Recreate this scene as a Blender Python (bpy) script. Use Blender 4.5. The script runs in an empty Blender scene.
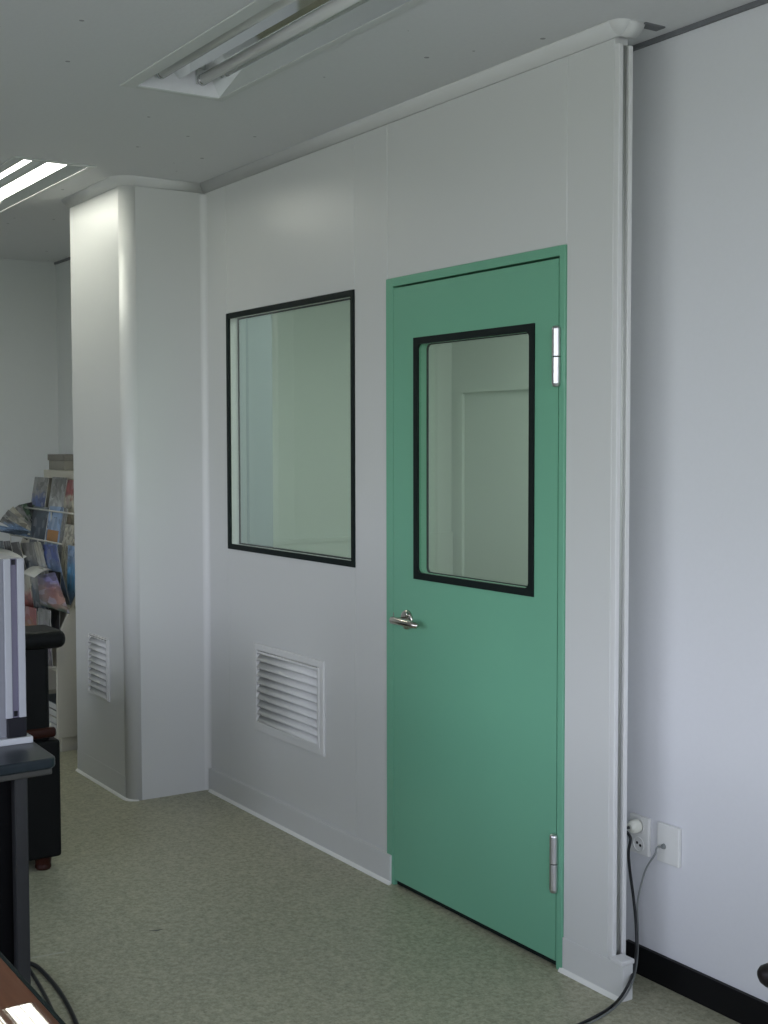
import bpy, math, random
from mathutils import Vector, Matrix
random.seed(7)
sc = bpy.context.scene
COL = sc.collection
H = 2.6
PI = math.pi

# ------------------------------------------------------------------ camera
CAM = Vector((5.0881, -2.3979, 1.5038))
YAW, PIT, ROL, FPX = -0.994705, -0.052848, -0.00193, 1295.19
fw = Vector((math.sin(YAW)*math.cos(PIT), math.cos(YAW)*math.cos(PIT), math.sin(PIT)))
r0 = Vector((math.cos(YAW), -math.sin(YAW), 0)); u0 = r0.cross(fw)
rt = r0*math.cos(ROL) + u0*math.sin(ROL)
up = -r0*math.sin(ROL) + u0*math.cos(ROL)
cd = bpy.data.cameras.new('camera'); cam = bpy.data.objects.new('camera', cd); COL.objects.link(cam)
cd.sensor_fit = 'HORIZONTAL'; cd.sensor_width = 36; cd.lens = FPX*36/768; cd.clip_start = .05
M = Matrix((rt, up, -fw)).transposed().to_4x4(); M.translation = CAM
cam.matrix_world = M
sc.camera = cam

def at(px, py, axis, val):
    """point where the sight line through a photo pixel meets a plane of the room"""
    d = fw + rt*((px-384)/FPX) + up*((512-py)/FPX)
    t = (val-CAM[axis])/d[axis]
    return CAM + d*t

# ------------------------------------------------------------------ materials
def mat(name, col, rough=.5, metal=0, noise=0, nscale=60, bump=0, spec=.5, coat=0, col2=None, trans=0):
    m = bpy.data.materials.new(name); m.use_nodes = True
    nt = m.node_tree; b = nt.nodes['Principled BSDF']
    b.inputs['Roughness'].default_value = rough
    b.inputs['Metallic'].default_value = metal
    b.inputs['Specular IOR Level'].default_value = spec
    b.inputs['Coat Weight'].default_value = coat
    b.inputs['Coat Roughness'].default_value = .05
    tc = nt.nodes.new('ShaderNodeTexCoord')
    n = nt.nodes.new('ShaderNodeTexNoise'); n.inputs['Scale'].default_value = nscale; n.inputs['Detail'].default_value = 3
    nt.links.new(tc.outputs['Object'], n.inputs['Vector'])
    c = Vector(col)
    d = Vector(col2) if col2 else c*(1+noise)
    if not col2: c = c*(1-noise)
    mx = nt.nodes.new('ShaderNodeMix'); mx.data_type = 'RGBA'
    mx.inputs[6].default_value = (*c, 1); mx.inputs[7].default_value = (*d, 1)
    nt.links.new(n.outputs['Fac'], mx.inputs[0])
    nt.links.new(mx.outputs[2], b.inputs['Base Color'])
    if bump:
        bp = nt.nodes.new('ShaderNodeBump'); bp.inputs['Strength'].default_value = bump; bp.inputs['Distance'].default_value = .004
        nt.links.new(n.outputs['Fac'], bp.inputs['Height']); nt.links.new(bp.outputs[0], b.inputs['Normal'])
    return m

def srgb(r, g, b):
    f = lambda v: (v/255/12.92) if v/255 <= .04045 else ((v/255+.055)/1.055)**2.4
    return (f(r), f(g), f(b))

M_panel = mat('panel_white', (.655, .66, .645), rough=.33, noise=.012, nscale=3, spec=.5)
M_wall = mat('plaster_white', (.705, .708, .73), rough=.75, noise=.015, nscale=90, bump=.06)
M_far = mat('far_wall_white', (.62, .64, .63), rough=.8, noise=.015, nscale=40)
M_caulk = mat('caulk_white', (.86, .86, .82), rough=.4, noise=.02)
M_trimw = mat('trim_white', (.70, .70, .69), rough=.35, noise=.01)
M_green = mat('door_green', (.170, .43, .285), rough=.33, noise=.03, nscale=4)
M_black = mat('rubber_black', (.006, .012, .011), rough=.6, noise=.1, spec=.2)
M_base = mat('black_skirting', (.005, .005, .006), rough=.5, noise=.1, spec=.2)
M_alu = mat('aluminium', (.62, .62, .60), rough=.3, metal=1, noise=.04, nscale=200)
M_chan = mat('channel_aluminium', (.45, .46, .45), rough=.35, metal=1, noise=.05, nscale=100)
M_steel = mat('satin_steel', (.58, .55, .50), rough=.2, metal=1, noise=.03)
M_hinge = mat('hinge_steel', (.62, .62, .63), rough=.32, metal=1, noise=.03)
M_hole = mat('vent_dark', (.16, .165, .16), rough=.8, noise=.1)
M_vent = mat('vent_white', (.70, .70, .68), rough=.7, spec=.2, noise=.015)
M_reflector = mat('mirror_reflector', (.80, .82, .80), rough=.04, metal=1, noise=.01)
M_endplate = mat('end_plate_white', (.80, .80, .82), rough=.3, noise=.05)
M_housing = mat('lamp_housing', (.60, .62, .60), rough=.4, noise=.02)
M_tubeoff = mat('tube_glass_off', (.72, .73, .70), rough=.12, noise=.01)
M_cap = mat('tube_cap', (.6, .6, .6), rough=.25, metal=1)
M_dtrim = mat('ceiling_line_grey', (.16, .165, .175), rough=.6, noise=.1)
M_socket = mat('socket_plastic', (.74, .74, .71), rough=.35, noise=.01)
M_plug = mat('plug_plastic', (.80, .80, .70), rough=.3, noise=.01)
M_cord = mat('cord_black', (.008, .009, .011), rough=.4, noise=.1)
M_cable = mat('cable_grey', (.20, .215, .21), rough=.45, noise=.05)
M_leather = mat('black_leather', (.004, .0045, .005), rough=.5, noise=.25, nscale=160, bump=.1, spec=.16)
M_mahog = mat('mahogany', (.030, .007, .004), rough=.4, noise=.3, nscale=25, spec=.2)
M_desk = mat('dark_desktop', (.016, .024, .030), rough=.3, noise=.2, nscale=40, spec=.3)
M_deskedge = mat('desk_edge_grey', (.06, .06, .055), rough=.4, noise=.1, spec=.3)
M_deskleg = mat('desk_leg_grey', (.034, .035, .037), rough=.5, noise=.08, spec=.25)
M_void = mat('desk_panel_black', (.004, .004, .005), rough=.7, noise=.1, spec=.12)
M_silver = mat('tower_silver', (.21, .215, .245), rough=.4, noise=.02)  # tower silver, ribs and groove darkened to carry the shade over it
M_rib = mat('tower_white_rib', (.40, .41, .45), rough=.35, noise=.02)
M_groove = mat('tower_lilac_groove', (.15, .14, .205), rough=.45, noise=.04)
M_foot = mat('tower_black_foot', (.010, .010, .015), rough=.4, noise=.1, spec=.25)
M_white = mat('white_board', (.52, .53, .56), rough=.4, noise=.02)
M_rack = mat('rack_beige', (.52, .50, .415), rough=.5, noise=.03)
M_wire = mat('rack_wire', (.52, .52, .46), rough=.4, noise=.03)
M_box = mat('carton_grey', (.25, .24, .20), rough=.7, noise=.05)
M_boxlid = mat('carton_lid', (.19, .18, .155), rough=.7, noise=.05)
M_page = mat('paper_page', (.60, .60, .56), rough=.6, noise=.05, nscale=120)
M_paperw = mat('paper_cover_white', (.52, .52, .47), rough=.5, noise=.06, nscale=30)
M_chairblk = mat('chair_black', (.008, .006, .006), rough=.45, noise=.15, spec=.25)
M_chairwood = mat('chair_wood', (.07, .02, .012), rough=.3, noise=.3, nscale=20)

def emit(name, col, s):
    m = bpy.data.materials.new(name); m.use_nodes = True
    nt = m.node_tree; b = nt.nodes['Principled BSDF']
    b.inputs['Base Color'].default_value = (.9, .9, .9, 1)
    b.inputs['Emission Color'].default_value = (*col, 1); b.inputs['Emission Strength'].default_value = s
    return m
M_tubeon = emit('tube_lit', (1.0, 1.0, .88), 15)

def ceiling_mat():
    m = mat('ceiling_tile', (.70, .71, .71), rough=.85, noise=.03, nscale=70, bump=.15)
    nt = m.node_tree; b = nt.nodes['Principled BSDF']
    tc = [n for n in nt.nodes if n.type == 'TEX_COORD'][0]
    src = b.inputs['Base Color'].links[0].from_socket
    v = nt.nodes.new('ShaderNodeTexVoronoi'); v.inputs['Scale'].default_value = 9
    nt.links.new(tc.outputs['Object'], v.inputs['Vector'])
    lt = nt.nodes.new('ShaderNodeMath'); lt.operation = 'LESS_THAN'; lt.inputs[1].default_value = .07
    nt.links.new(v.outputs['Distance'], lt.inputs[0])
    n2 = nt.nodes.new('ShaderNodeTexNoise'); n2.inputs['Scale'].default_value = 3.1
    nt.links.new(tc.outputs['Object'], n2.inputs['Vector'])
    gt = nt.nodes.new('ShaderNodeMath'); gt.operation = 'GREATER_THAN'; gt.inputs[1].default_value = .50
    nt.links.new(n2.outputs['Fac'], gt.inputs[0])
    mu = nt.nodes.new('ShaderNodeMath'); mu.operation = 'MULTIPLY'
    nt.links.new(lt.outputs[0], mu.inputs[0]); nt.links.new(gt.outputs[0], mu.inputs[1])
    m2 = nt.nodes.new('ShaderNodeMath'); m2.operation = 'MULTIPLY'; m2.inputs[1].default_value = .6
    nt.links.new(mu.outputs[0], m2.inputs[0])
    mx = nt.nodes.new('ShaderNodeMix'); mx.data_type = 'RGBA'
    nt.links.new(m2.outputs[0], mx.inputs[0]); nt.links.new(src, mx.inputs[6]); mx.inputs[7].default_value = (.12, .12, .12, 1)
    nt.links.new(mx.outputs[2], b.inputs['Base Color'])
    return m
M_ceil = ceiling_mat()

def floor_mat():
    m = bpy.data.materials.new('vinyl_floor'); m.use_nodes = True
    nt = m.node_tree; b = nt.nodes['Principled BSDF']; L = nt.links.new
    tc = nt.nodes.new('ShaderNodeTexCoord')
    n1 = nt.nodes.new('ShaderNodeTexNoise'); n1.inputs['Scale'].default_value = 75; n1.inputs['Detail'].default_value = 4; n1.inputs['Roughness'].default_value = .75
    L(tc.outputs['Object'], n1.inputs['Vector'])
    cr = nt.nodes.new('ShaderNodeValToRGB')
    cr.color_ramp.elements[0].position = .30; cr.color_ramp.elements[0].color = (.225, .222, .150, 1)
    cr.color_ramp.elements[1].position = .72; cr.color_ramp.elements[1].color = (.54, .53, .39, 1)
    L(n1.outputs['Fac'], cr.inputs['Fac'])
    n2 = nt.nodes.new('ShaderNodeTexNoise'); n2.inputs['Scale'].default_value = 1.7; n2.inputs['Detail'].default_value = 3
    L(tc.outputs['Object'], n2.inputs['Vector'])
    mr = nt.nodes.new('ShaderNodeMapRange'); mr.inputs['To Min'].default_value = .93; mr.inputs['To Max'].default_value = 1.06
    L(n2.outputs['Fac'], mr.inputs['Value'])
    mx = nt.nodes.new('ShaderNodeMix'); mx.data_type = 'RGBA'; mx.blend_type = 'MULTIPLY'; mx.inputs[0].default_value = 1
    L(cr.outputs['Color'], mx.inputs[6]); L(mr.outputs[0], mx.inputs[7])
    L(mx.outputs[2], b.inputs['Base Color'])
    rr = nt.nodes.new('ShaderNodeMapRange'); rr.inputs['To Min'].default_value = .30; rr.inputs['To Max'].default_value = .46
    L(n2.outputs['Fac'], rr.inputs['Value']); L(rr.outputs[0], b.inputs['Roughness'])
    b.inputs['Specular IOR Level'].default_value = .35
    return m
M_floor = floor_mat()

def wood_mat(nm='wood_desk', coat=0):
    m = bpy.data.materials.new(nm); m.use_nodes = True
    nt = m.node_tree; b = nt.nodes['Principled BSDF']; L = nt.links.new
    tc = nt.nodes.new('ShaderNodeTexCoord')
    mp = nt.nodes.new('ShaderNodeMapping'); mp.inputs['Scale'].default_value = (2, 22, 10)
    L(tc.outputs['Object'], mp.inputs['Vector'])
    n = nt.nodes.new('ShaderNodeTexNoise'); n.inputs['Scale'].default_value = 3; n.inputs['Detail'].default_value = 5; n.inputs['Distortion'].default_value = .6
    L(mp.outputs[0], n.inputs['Vector'])
    cr = nt.nodes.new('ShaderNodeValToRGB')
    cr.color_ramp.elements[0].position = .3; cr.color_ramp.elements[0].color = (.115, .040, .017, 1)
    cr.color_ramp.elements[1].position = .75; cr.color_ramp.elements[1].color = (.17, .066, .030, 1)
    L(n.outputs['Fac'], cr.inputs['Fac']); L(cr.outputs['Color'], b.inputs['Base Color'])
    b.inputs['Roughness'].default_value = .5; b.inputs['Specular IOR Level'].default_value = .12
    b.inputs['Coat Weight'].default_value = coat; b.inputs['Coat Roughness'].default_value = .015
    return m
M_wood = wood_mat()
M_gloss = wood_mat('glossy_desk_mat', 1)

def glass_mat(name, tint, refl=.0):
    m = bpy.data.materials.new(name); m.use_nodes = True
    nt = m.node_tree; L = nt.links.new
    for n in list(nt.nodes):
        if n.type != 'OUTPUT_MATERIAL': nt.nodes.remove(n)
    out = [n for n in nt.nodes if n.type == 'OUTPUT_MATERIAL'][0]
    t = nt.nodes.new('ShaderNodeBsdfTransparent'); t.inputs[0].default_value = (*tint, 1)
    g = nt.nodes.new('ShaderNodeBsdfGlossy'); g.inputs['Roughness'].default_value = .01; g.inputs[0].default_value = (1, 1, 1, 1)
    f = nt.nodes.new('ShaderNodeFresnel'); f.inputs['IOR'].default_value = 1.5
    mx = nt.nodes.new('ShaderNodeMixShader')
    ge = nt.nodes.new('ShaderNodeNewGeometry'); sb = nt.nodes.new('ShaderNodeMath'); sb.operation = 'SUBTRACT'; sb.inputs[0].default_value = 1
    L(ge.outputs['Backfacing'], sb.inputs[1])
    ml = nt.nodes.new('ShaderNodeMath'); ml.operation = 'MULTIPLY'; L(f.outputs[0], ml.inputs[0]); L(sb.outputs[0], ml.inputs[1])
    m3 = nt.nodes.new('ShaderNodeMath'); m3.operation = 'MULTIPLY'; m3.inputs[1].default_value = 1.5; L(ml.outputs[0], m3.inputs[0])
    L(m3.outputs[0], mx.inputs[0]); L(t.outputs[0], mx.inputs[1]); L(g.outputs[0], mx.inputs[2]); L(mx.outputs[0], out.inputs[0])
    return m
M_glass = glass_mat('window_glass', (.93, .96, .94))

def cover_mat(name, top, mid, low, band=.45, seed=0):
    """printed cover: colour fields laid out over the sheet itself"""
    m = bpy.data.materials.new(name); m.use_nodes = True
    nt = m.node_tree; b = nt.nodes['Principled BSDF']; L = nt.links.new
    b.inputs['Roughness'].default_value = .35
    tc = nt.nodes.new('ShaderNodeTexCoord')
    sp = nt.nodes.new('ShaderNodeSeparateXYZ'); L(tc.outputs['Generated'], sp.inputs[0])
    n = nt.nodes.new('ShaderNodeTexNoise'); n.inputs['Scale'].default_value = 4.5; n.inputs['Detail'].default_value = 2
    mp = nt.nodes.new('ShaderNodeMapping'); mp.inputs['Location'].default_value = (seed*3.1, seed*1.7, seed)
    L(tc.outputs['Generated'], mp.inputs[0]); L(mp.outputs[0], n.inputs['Vector'])
    ad = nt.nodes.new('ShaderNodeMath'); ad.operation = 'MULTIPLY_ADD'; ad.inputs[1].default_value = .45
    L(n.outputs['Fac'], ad.inputs[0]); L(sp.outputs['Z'], ad.inputs[2])
    cr = nt.nodes.new('ShaderNodeValToRGB'); e = cr.color_ramp.elements
    cr.color_ramp.interpolation = 'LINEAR'
    e[0].position = .25; e[0].color = (*low, 1); e[1].position = 1.12 if False else .98; e[1].color = (*top, 1)
    q = e.new(band+.1); q.color = (*mid, 1); q2 = e.new(min(band+.35, .95)); q2.color = (*mid, 1)
    L(ad.outputs[0], cr.inputs['Fac'])
    # printed picture fields on the cover
    v = nt.nodes.new('ShaderNodeTexVoronoi'); v.distance = 'CHEBYCHEV'; v.inputs['Scale'].default_value = 5.5; v.inputs['Randomness'].default_value = .85
    L(mp.outputs[0], v.inputs['Vector'])
    sv = nt.nodes.new('ShaderNodeSeparateColor'); L(v.outputs['Color'], sv.inputs[0])
    mr = nt.nodes.new('ShaderNodeMapRange'); mr.inputs['To Min'].default_value = .45; mr.inputs['To Max'].default_value = 1.2; L(sv.outputs[0], mr.inputs['Value'])
    mu = nt.nodes.new('ShaderNodeMix'); mu.data_type = 'RGBA'; mu.blend_type = 'MULTIPLY'; mu.inputs[0].default_value = 1
    L(cr.outputs['Color'], mu.inputs[6]); L(mr.outputs[0], mu.inputs[7])
    gt = nt.nodes.new('ShaderNodeMath'); gt.operation = 'GREATER_THAN'; gt.inputs[1].default_value = .80; L(sv.outputs[1], gt.inputs[0])
    m2 = nt.nodes.new('ShaderNodeMath'); m2.operation = 'MULTIPLY'; m2.inputs[1].default_value = .55; L(gt.outputs[0], m2.inputs[0])
    mz = nt.nodes.new('ShaderNodeMix'); mz.data_type = 'RGBA'; L(m2.outputs[0], mz.inputs[0]); L(mu.outputs[2], mz.inputs[6]); mz.inputs[7].default_value = (*[.5*(p+q_) for p, q_ in zip(top, (.4, .4, .4))], 1)
    L(mz.outputs[2], b.inputs['Base Color'])
    return m

# ------------------------------------------------------------------ mesh builder
class MB:
    def __init__(s): s.v = []; s.f = []; s.sm = []
    def add(s, vs, fs, smooth=False, T=None):
        o = len(s.v)
        for p in vs:
            p = Vector(p)
            s.v.append(T @ p if T else p)
        for f in fs: s.f.append([i+o for i in f]); s.sm.append(smooth)
        return s
    def box(s, x0, x1, y0, y1, z0, z1, T=None):
        return s.add([(x0,y0,z0),(x1,y0,z0),(x1,y1,z0),(x0,y1,z0),(x0,y0,z1),(x1,y0,z1),(x1,y1,z1),(x0,y1,z1)],
                     [(0,3,2,1),(4,5,6,7),(0,1,5,4),(1,2,6,5),(2,3,7,6),(3,0,4,7)], T=T)
    def prism(s, prof, fn, a, b, smooth=False):
        """prof: closed 2D outline; fn(u,v,t) -> point, swept from t=a to t=b"""
        n = len(prof)
        vs = [fn(u, v, a) for u, v in prof] + [fn(u, v, b) for u, v in prof]
        o = len(s.v); s.add(vs, [])
        for i in range(n):
            j = (i+1) % n
            s.f.append([o+i, o+j, o+n+j, o+n+i]); s.sm.append(bool(smooth) and not (smooth == 'arc' and i in (0, n-1)))
        s.f.append([o+i for i in reversed(range(n))]); s.sm.append(False)
        s.f.append([o+n+i for i in range(n)]); s.sm.append(False)
        return s
    def tube(s, pts, r, n=10, caps=True):
        pts = [Vector(p) for p in pts]
        R = r if isinstance(r, (list, tuple)) else [r]*len(pts)
        o = len(s.v); prev = None
        for i, p in enumerate(pts):
            t = (pts[min(i+1, len(pts)-1)] - pts[max(i-1, 0)]).normalized()
            if prev is None:
                a = Vector((0,0,1)) if abs(t.z) < .9 else Vector((1,0,0))
                nx = t.cross(a).normalized()
            else:
                nx = (prev - t*prev.dot(t)).normalized()
            prev = nx; ny = t.cross(nx)
            for k in range(n):
                an = 2*PI*k/n
                s.v.append(p + (nx*math.cos(an) + ny*math.sin(an))*R[i])
        for i in range(len(pts)-1):
            for k in range(n):
                k2 = (k+1) % n
                s.f.append([o+i*n+k, o+i*n+k2, o+(i+1)*n+k2, o+(i+1)*n+k]); s.sm.append(True)
        if caps:
            s.f.append([o+k for k in reversed(range(n))]); s.sm.append(False)
            e = o+(len(pts)-1)*n
            s.f.append([e+k for k in range(n)]); s.sm.append(False)
        return s
    def lathe(s, prof, origin, axis, n=28):
        """prof: list of (radius, distance along axis)"""
        ax = Vector(axis).normalized(); og = Vector(origin)
        return s.tube([og+ax*d + ax*1e-6*i for i, (r, d) in enumerate(prof)], [max(r, 1e-5) for r, d in prof], n) if False else s._lathe(prof, og, ax, n)
    def _lathe(s, prof, og, ax, n):
        q = [prof[0]]
        for (ra, da), (rb, db) in zip(prof, prof[1:]):
            L_ = math.hypot(rb-ra, db-da)
            if L_ > .006:
                f = .0008/L_
                q += [(ra+(rb-ra)*f, da+(db-da)*f), (rb-(rb-ra)*f, db-(db-da)*f)]
            q.append((rb, db))
        prof = q
        a = Vector((0,0,1)) if abs(ax.z) < .9 else Vector((1,0,0))
        nx = ax.cross(a).normalized(); ny = ax.cross(nx)
        o = len(s.v)
        for r, d in prof:
            for k in range(n):
                an = 2*PI*k/n
                s.v.append(og + ax*d + (nx*math.cos(an)+ny*math.sin(an))*max(r, 1e-5))
        for i in range(len(prof)-1):
            for k in range(n):
                k2 = (k+1) % n
                s.f.append([o+i*n+k, o+i*n+k2, o+(i+1)*n+k2, o+(i+1)*n+k]); s.sm.append(True)
        s.f.append([o+k for k in reversed(range(n))]); s.sm.append(False)
        e = o+(len(prof)-1)*n
        s.f.append([e+k for k in range(n)]); s.sm.append(False)
        return s
    def build(s, name, m, parent=None, bevel=0, seg=2, sub=0, origin=None):
        me = bpy.data.meshes.new(name)
        og = Vector((0,0,0))
        if origin is not None: og = Vector(origin)
        elif parent is None and s.v:
            lo = [min(p[i] for p in s.v) for i in range(3)]; hi = [max(p[i] for p in s.v) for i in range(3)]
            og = Vector(((lo[0]+hi[0])/2, (lo[1]+hi[1])/2, lo[2]))
        me.from_pydata([tuple(p-og) for p in s.v], [], s.f)
        me.polygons.foreach_set('use_smooth', s.sm)
        me.materials.append(m)
        me.update()
        import bmesh
        bm = bmesh.new(); bm.from_mesh(me); bmesh.ops.recalc_face_normals(bm, faces=bm.faces); bm.to_mesh(me); bm.free()
        o = bpy.data.objects.new(name, me); COL.objects.link(o)
        o.location = og
        if parent is not None:
            o.parent = parent; o.matrix_parent_inverse = parent_inv(parent)
        if bevel:
            b = o.modifiers.new('bevel', 'BEVEL'); b.width = bevel; b.segments = seg; b.limit_method = 'ANGLE'; b.angle_limit = math.radians(40)
            b.harden_normals = False
            if seg > 1:
                me.polygons.foreach_set('use_smooth', [True]*len(me.polygons))
                w = o.modifiers.new('wn', 'WEIGHTED_NORMAL'); w.keep_sharp = False
        if sub:
            ss = o.modifiers.new('sub', 'SUBSURF'); ss.levels = sub; ss.render_levels = sub
            me.polygons.foreach_set('use_smooth', [True]*len(me.polygons))
        return o

def world_of(o):
    m = Matrix.LocRotScale(o.location, o.rotation_euler, o.scale)
    if o.parent: m = world_of(o.parent) @ o.matrix_parent_inverse @ m
    return m
def parent_inv(p): return world_of(p).inverted()

def tag(o, label, cat, group=None, kind=None):
    o['label'] = label; o['category'] = cat
    if group: o['group'] = group
    if kind: o['kind'] = kind
    return o
def thing(name, label, cat, loc, group=None, kind=None):
    o = bpy.data.objects.new(name, None); COL.objects.link(o); o.location = loc; o.empty_display_size = .05
    return tag(o, label, cat, group, kind)
def st(o, label, cat): return tag(o, label, cat, kind='structure')
def box(name, m, x0, x1, y0, y1, z0, z1, parent=None, bevel=0, seg=2):
    return MB().box(x0, x1, y0, y1, z0, z1).build(name, m, parent, bevel, seg)
def arc(cx, cy, r, a0, a1, n):
    return [(cx+r*math.cos(math.radians(a0+(a1-a0)*i/n)), cy+r*math.sin(math.radians(a0+(a1-a0)*i/n))) for i in range(n+1)]
def smooth_path(pts, n=8):
    P = [Vector(p) for p in pts]; out = []
    for i in range(len(P)-1):
        a, b, c, d = P[max(i-1,0)], P[i], P[i+1], P[min(i+2,len(P)-1)]
        for k in range(n):
            t = k/n
            out.append(.5*((2*b)+(c-a)*t+(2*a-5*b+4*c-d)*t*t+(3*b-a-3*c+d)*t**3))
    out.append(P[-1]); return out

# ------------------------------------------------------------------ key dimensions
XE = 2.532                      # free end of the partition
W1, W2, WB, WT = .2029, 1.2097, 1.0661, 2.0412
D1, D2, DT = 1.4196, 2.3283, 2.0531
V1, V2, VB, VT = .4318, .9945, .3468, .7021
CX, CY, CL = 0.0, -.368, -.633  # boxed column
TH = .05
XR, YN = 7.4, -5.3              # far ends of the room behind the camera
XF, YF = -2.62, .246

# ------------------------------------------------------------------ room shell
st(box('floor', M_floor, XF-.2, XR+.2, YN-.2, 2.5, -.1, 0), 'speckled grey-green vinyl floor', 'floor')
st(box('ceiling', M_ceil, XF-.2, XR+.2, YN-.2, 2.5, H+.0, H+.1), 'off-white speckled ceiling', 'ceiling')   # recesses are cut below
st(box('wall_right', M_wall, XE-.16, XR+.1, .175, .295, 0, H), 'plain white plastered wall right of the partition', 'wall')
st(box('wall_far', M_far, XF-.1, XF, YN, YF, 0, H), 'white end wall at the far left', 'wall')
st(box('wall_back', M_far, XF-.1, CL-.002, YF, YF+.06, 0, H), 'white wall behind the magazine rack', 'wall')

# walls behind the camera with the daylight openings
def wall_open(name, label, horiz, pos, thick, a0, a1, opens):
    mb = MB()
    def bx(p0, p1, z0, z1):
        if horiz: mb.box(p0, p1, pos-thick, pos, z0, z1)
        else: mb.box(pos, pos+thick, p0, p1, z0, z1)
    cur = a0
    for (o0, o1, z0, z1) in opens:
        bx(cur, o0, 0, H); bx(o0, o1, 0, z0); bx(o0, o1, z1, H); cur = o1
    bx(cur, a1, 0, H)
    o = mb.build(name, M_wall); st(o, label, 'wall')
OP_N = [(.9, 3.6, .78, 2.5), (4.2, 7.1, .78, 2.5)]
OP_R = [(-4.9, -.5, .78, 2.5)]
wall_open('wall_near', 'white window wall behind the camera', True, YN, .12, XF-.1, XR+.1, OP_N)
wall_open('wall_side', 'white window wall at the near end of the room', False, XR, .12, YN, .2, OP_R)
nwin = 2
for k, (o0, o1, z0, z1) in enumerate(OP_N + OP_R):
    w = thing('window_%d' % nwin, ['left', 'right', 'side'][k]+' daylight window behind the camera', 'window',
              ((o0+o1)/2, YN, z0) if k < 2 else (XR, (o0+o1)/2, z0), kind='structure'); nwin += 1
    mb = MB()
    t = .05
    mid = (o0+o1)/2
    rects = [(o0, o0+t, z0, z1), (o1-t, o1, z0, z1), (o0+t, o1-t, z0, z0+t), (o0+t, o1-t, z1-t, z1), (mid-t/2, mid+t/2, z0+t, z1-t)]
    for a, b, c, d in rects:
        if k < 2: mb.box(a, b, YN-.09, YN-.04, c, d)
        else: mb.box(XR+.04, XR+.09, a, b, c, d)
    mb.build('window_frame', M_trimw, w)

# ------------------------------------------------------------------ partition (panels with fine V joints)
pb = MB()
VH = (V1+.035, V2-.035, VB+.035, VT-.035)         # opening behind the vent
pb.box(0, W1, 0, TH, 0, H)
pb.box(W1, W2, 0, TH, WT, H)
pb.box(W2, D1, 0, TH, 0, H)
pb.box(D1, D2, 0, TH, DT, H)
pb.box(D2, XE-.018, 0, TH, 0, H)
part = pb.build('wall_front', M_panel, bevel=.0026, seg=1)
st(part, 'pale grey partition of flush panels holding the green door', 'wall')
lp = MB()
lp.box(W1, VH[0], 0, TH, 0, WB); lp.box(VH[1], W2, 0, TH, 0, WB)
lp.box(VH[0], VH[1], 0, TH, 0, VH[2]); lp.box(VH[0], VH[1], 0, TH, VH[3], WB)
o = lp.build('wall_panel', M_panel, part)
# end channel
ec = thing('trim_1', 'bare aluminium channel closing the free end of the partition', 'trim', (XE, .025, .1), kind='structure')
MB().box(XE-.018, XE, 0, .015, .1, H-.05).box(XE-.018, XE, .036, TH, .1, H-.05).build('lip', M_trimw, ec, bevel=.002)
MB().box(XE-.018, XE-.012, .015, .036, .1, H-.05).build('channel', M_chan, ec)
MB().box(XE-.012, XE-.004, .0305, .036, .1, H-.05).build('inner_flange', M_alu, ec)
# crown cove along the partition and round the column
def cove_prof(ru=.040, rv=.034, n=8):  # u = out from wall, v = down from ceiling; a slightly bulging splay
    return [(0, 0)] + [(ru*(1-t)+.004*math.sin(PI*t), rv*t+.004*math.sin(PI*t)) for t in [i/n for i in range(n+1)]]
cr = MB()
cr.prism(cove_prof(), lambda u, v, t: (t, -u, H-v), .0, XE, smooth='arc')
cr.prism(cove_prof(), lambda u, v, t: (XE+u, t, H-v), .0, .055, smooth='arc')
def turn(mb, prof, cx, cy, r, a0, a1, n=10):
    vs = []; fs = []
    for i in range(n+1):
        a = math.radians(a0+(a1-a0)*i/n)
        for u, v in prof: vs.append((cx+(r+u)*math.cos(a), cy+(r+u)*math.sin(a), H-v))
    m_ = len(prof)
    for i in range(n):
        for j in range(1, m_-1):
            k = (j+1) % m_
            fs.append((i*m_+j, i*m_+k, (i+1)*m_+k, (i+1)*m_+j))
    mb.add(vs, fs, smooth=True)
turn(cr, cove_prof(), XE, 0, 0, -90, 0)
st(cr.build('trim_2', M_panel), 'rounded white cove along the top of the partition', 'trim')
st(box('cove_end_shade', M_dtrim, XE+.012, XE+.046, .05, .12, H-.004, H), 'small grey strip drawn as the shadow on the ceiling past the cove end', 'trim')  # dark strip stands in for the shadow beside the cove end
# grey line under the ceiling on the right wall and behind the rack
st(box('trim_3', M_dtrim, XE-.15, XR, .163, .175, H-.012, H), 'thin dark grey line where right wall meets ceiling', 'trim')
st(box('trim_4', M_dtrim, XF, CL-.01, YF-.012, YF, H-.012, H), 'thin dark line on top of the wall behind the rack', 'trim')

# skirting of the partition
bb = MB()
bb.box(.018, D1+.03, -.013, 0, 0, .10); 
b1 = bb.build('baseboard_front', M_panel, bevel=.002)
st(b1, 'pale grey skirting from the column to the door', 'skirting')
MB().prism([(0, 0), (.010, 0), (.008, .004), (.004, .009), (0, .011)], lambda u, v, t: (t, -.013-u, v), .03, D1+.035).build('caulk_bead', M_caulk, b1)
bb = MB()
bb.box(D2+.001, XE+.045, -.004, 0, 0, .10).box(XE, XE+.045, 0, .033, 0, .10)
b2 = bb.build('baseboard_end', M_panel, bevel=.002)
st(b2, 'pale grey skirting wrapped round the partition end', 'skirting')
MB().prism([(0, 0), (.010, 0), (.008, .004), (.004, .009), (0, .011)], lambda u, v, t: (t, -.004-u, v), D2-.006, XE+.035).build('caulk_bead', M_caulk, b2)
MB().box(XE+.0, XE+.049, -.012, .036, .1, .113).build('ledge', M_trimw, b2, bevel=.003)
st(box('baseboard_right', M_base, XE-.12, XR, .163, .175, 0, .082), 'black skirting along the right wall', 'skirting')

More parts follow.
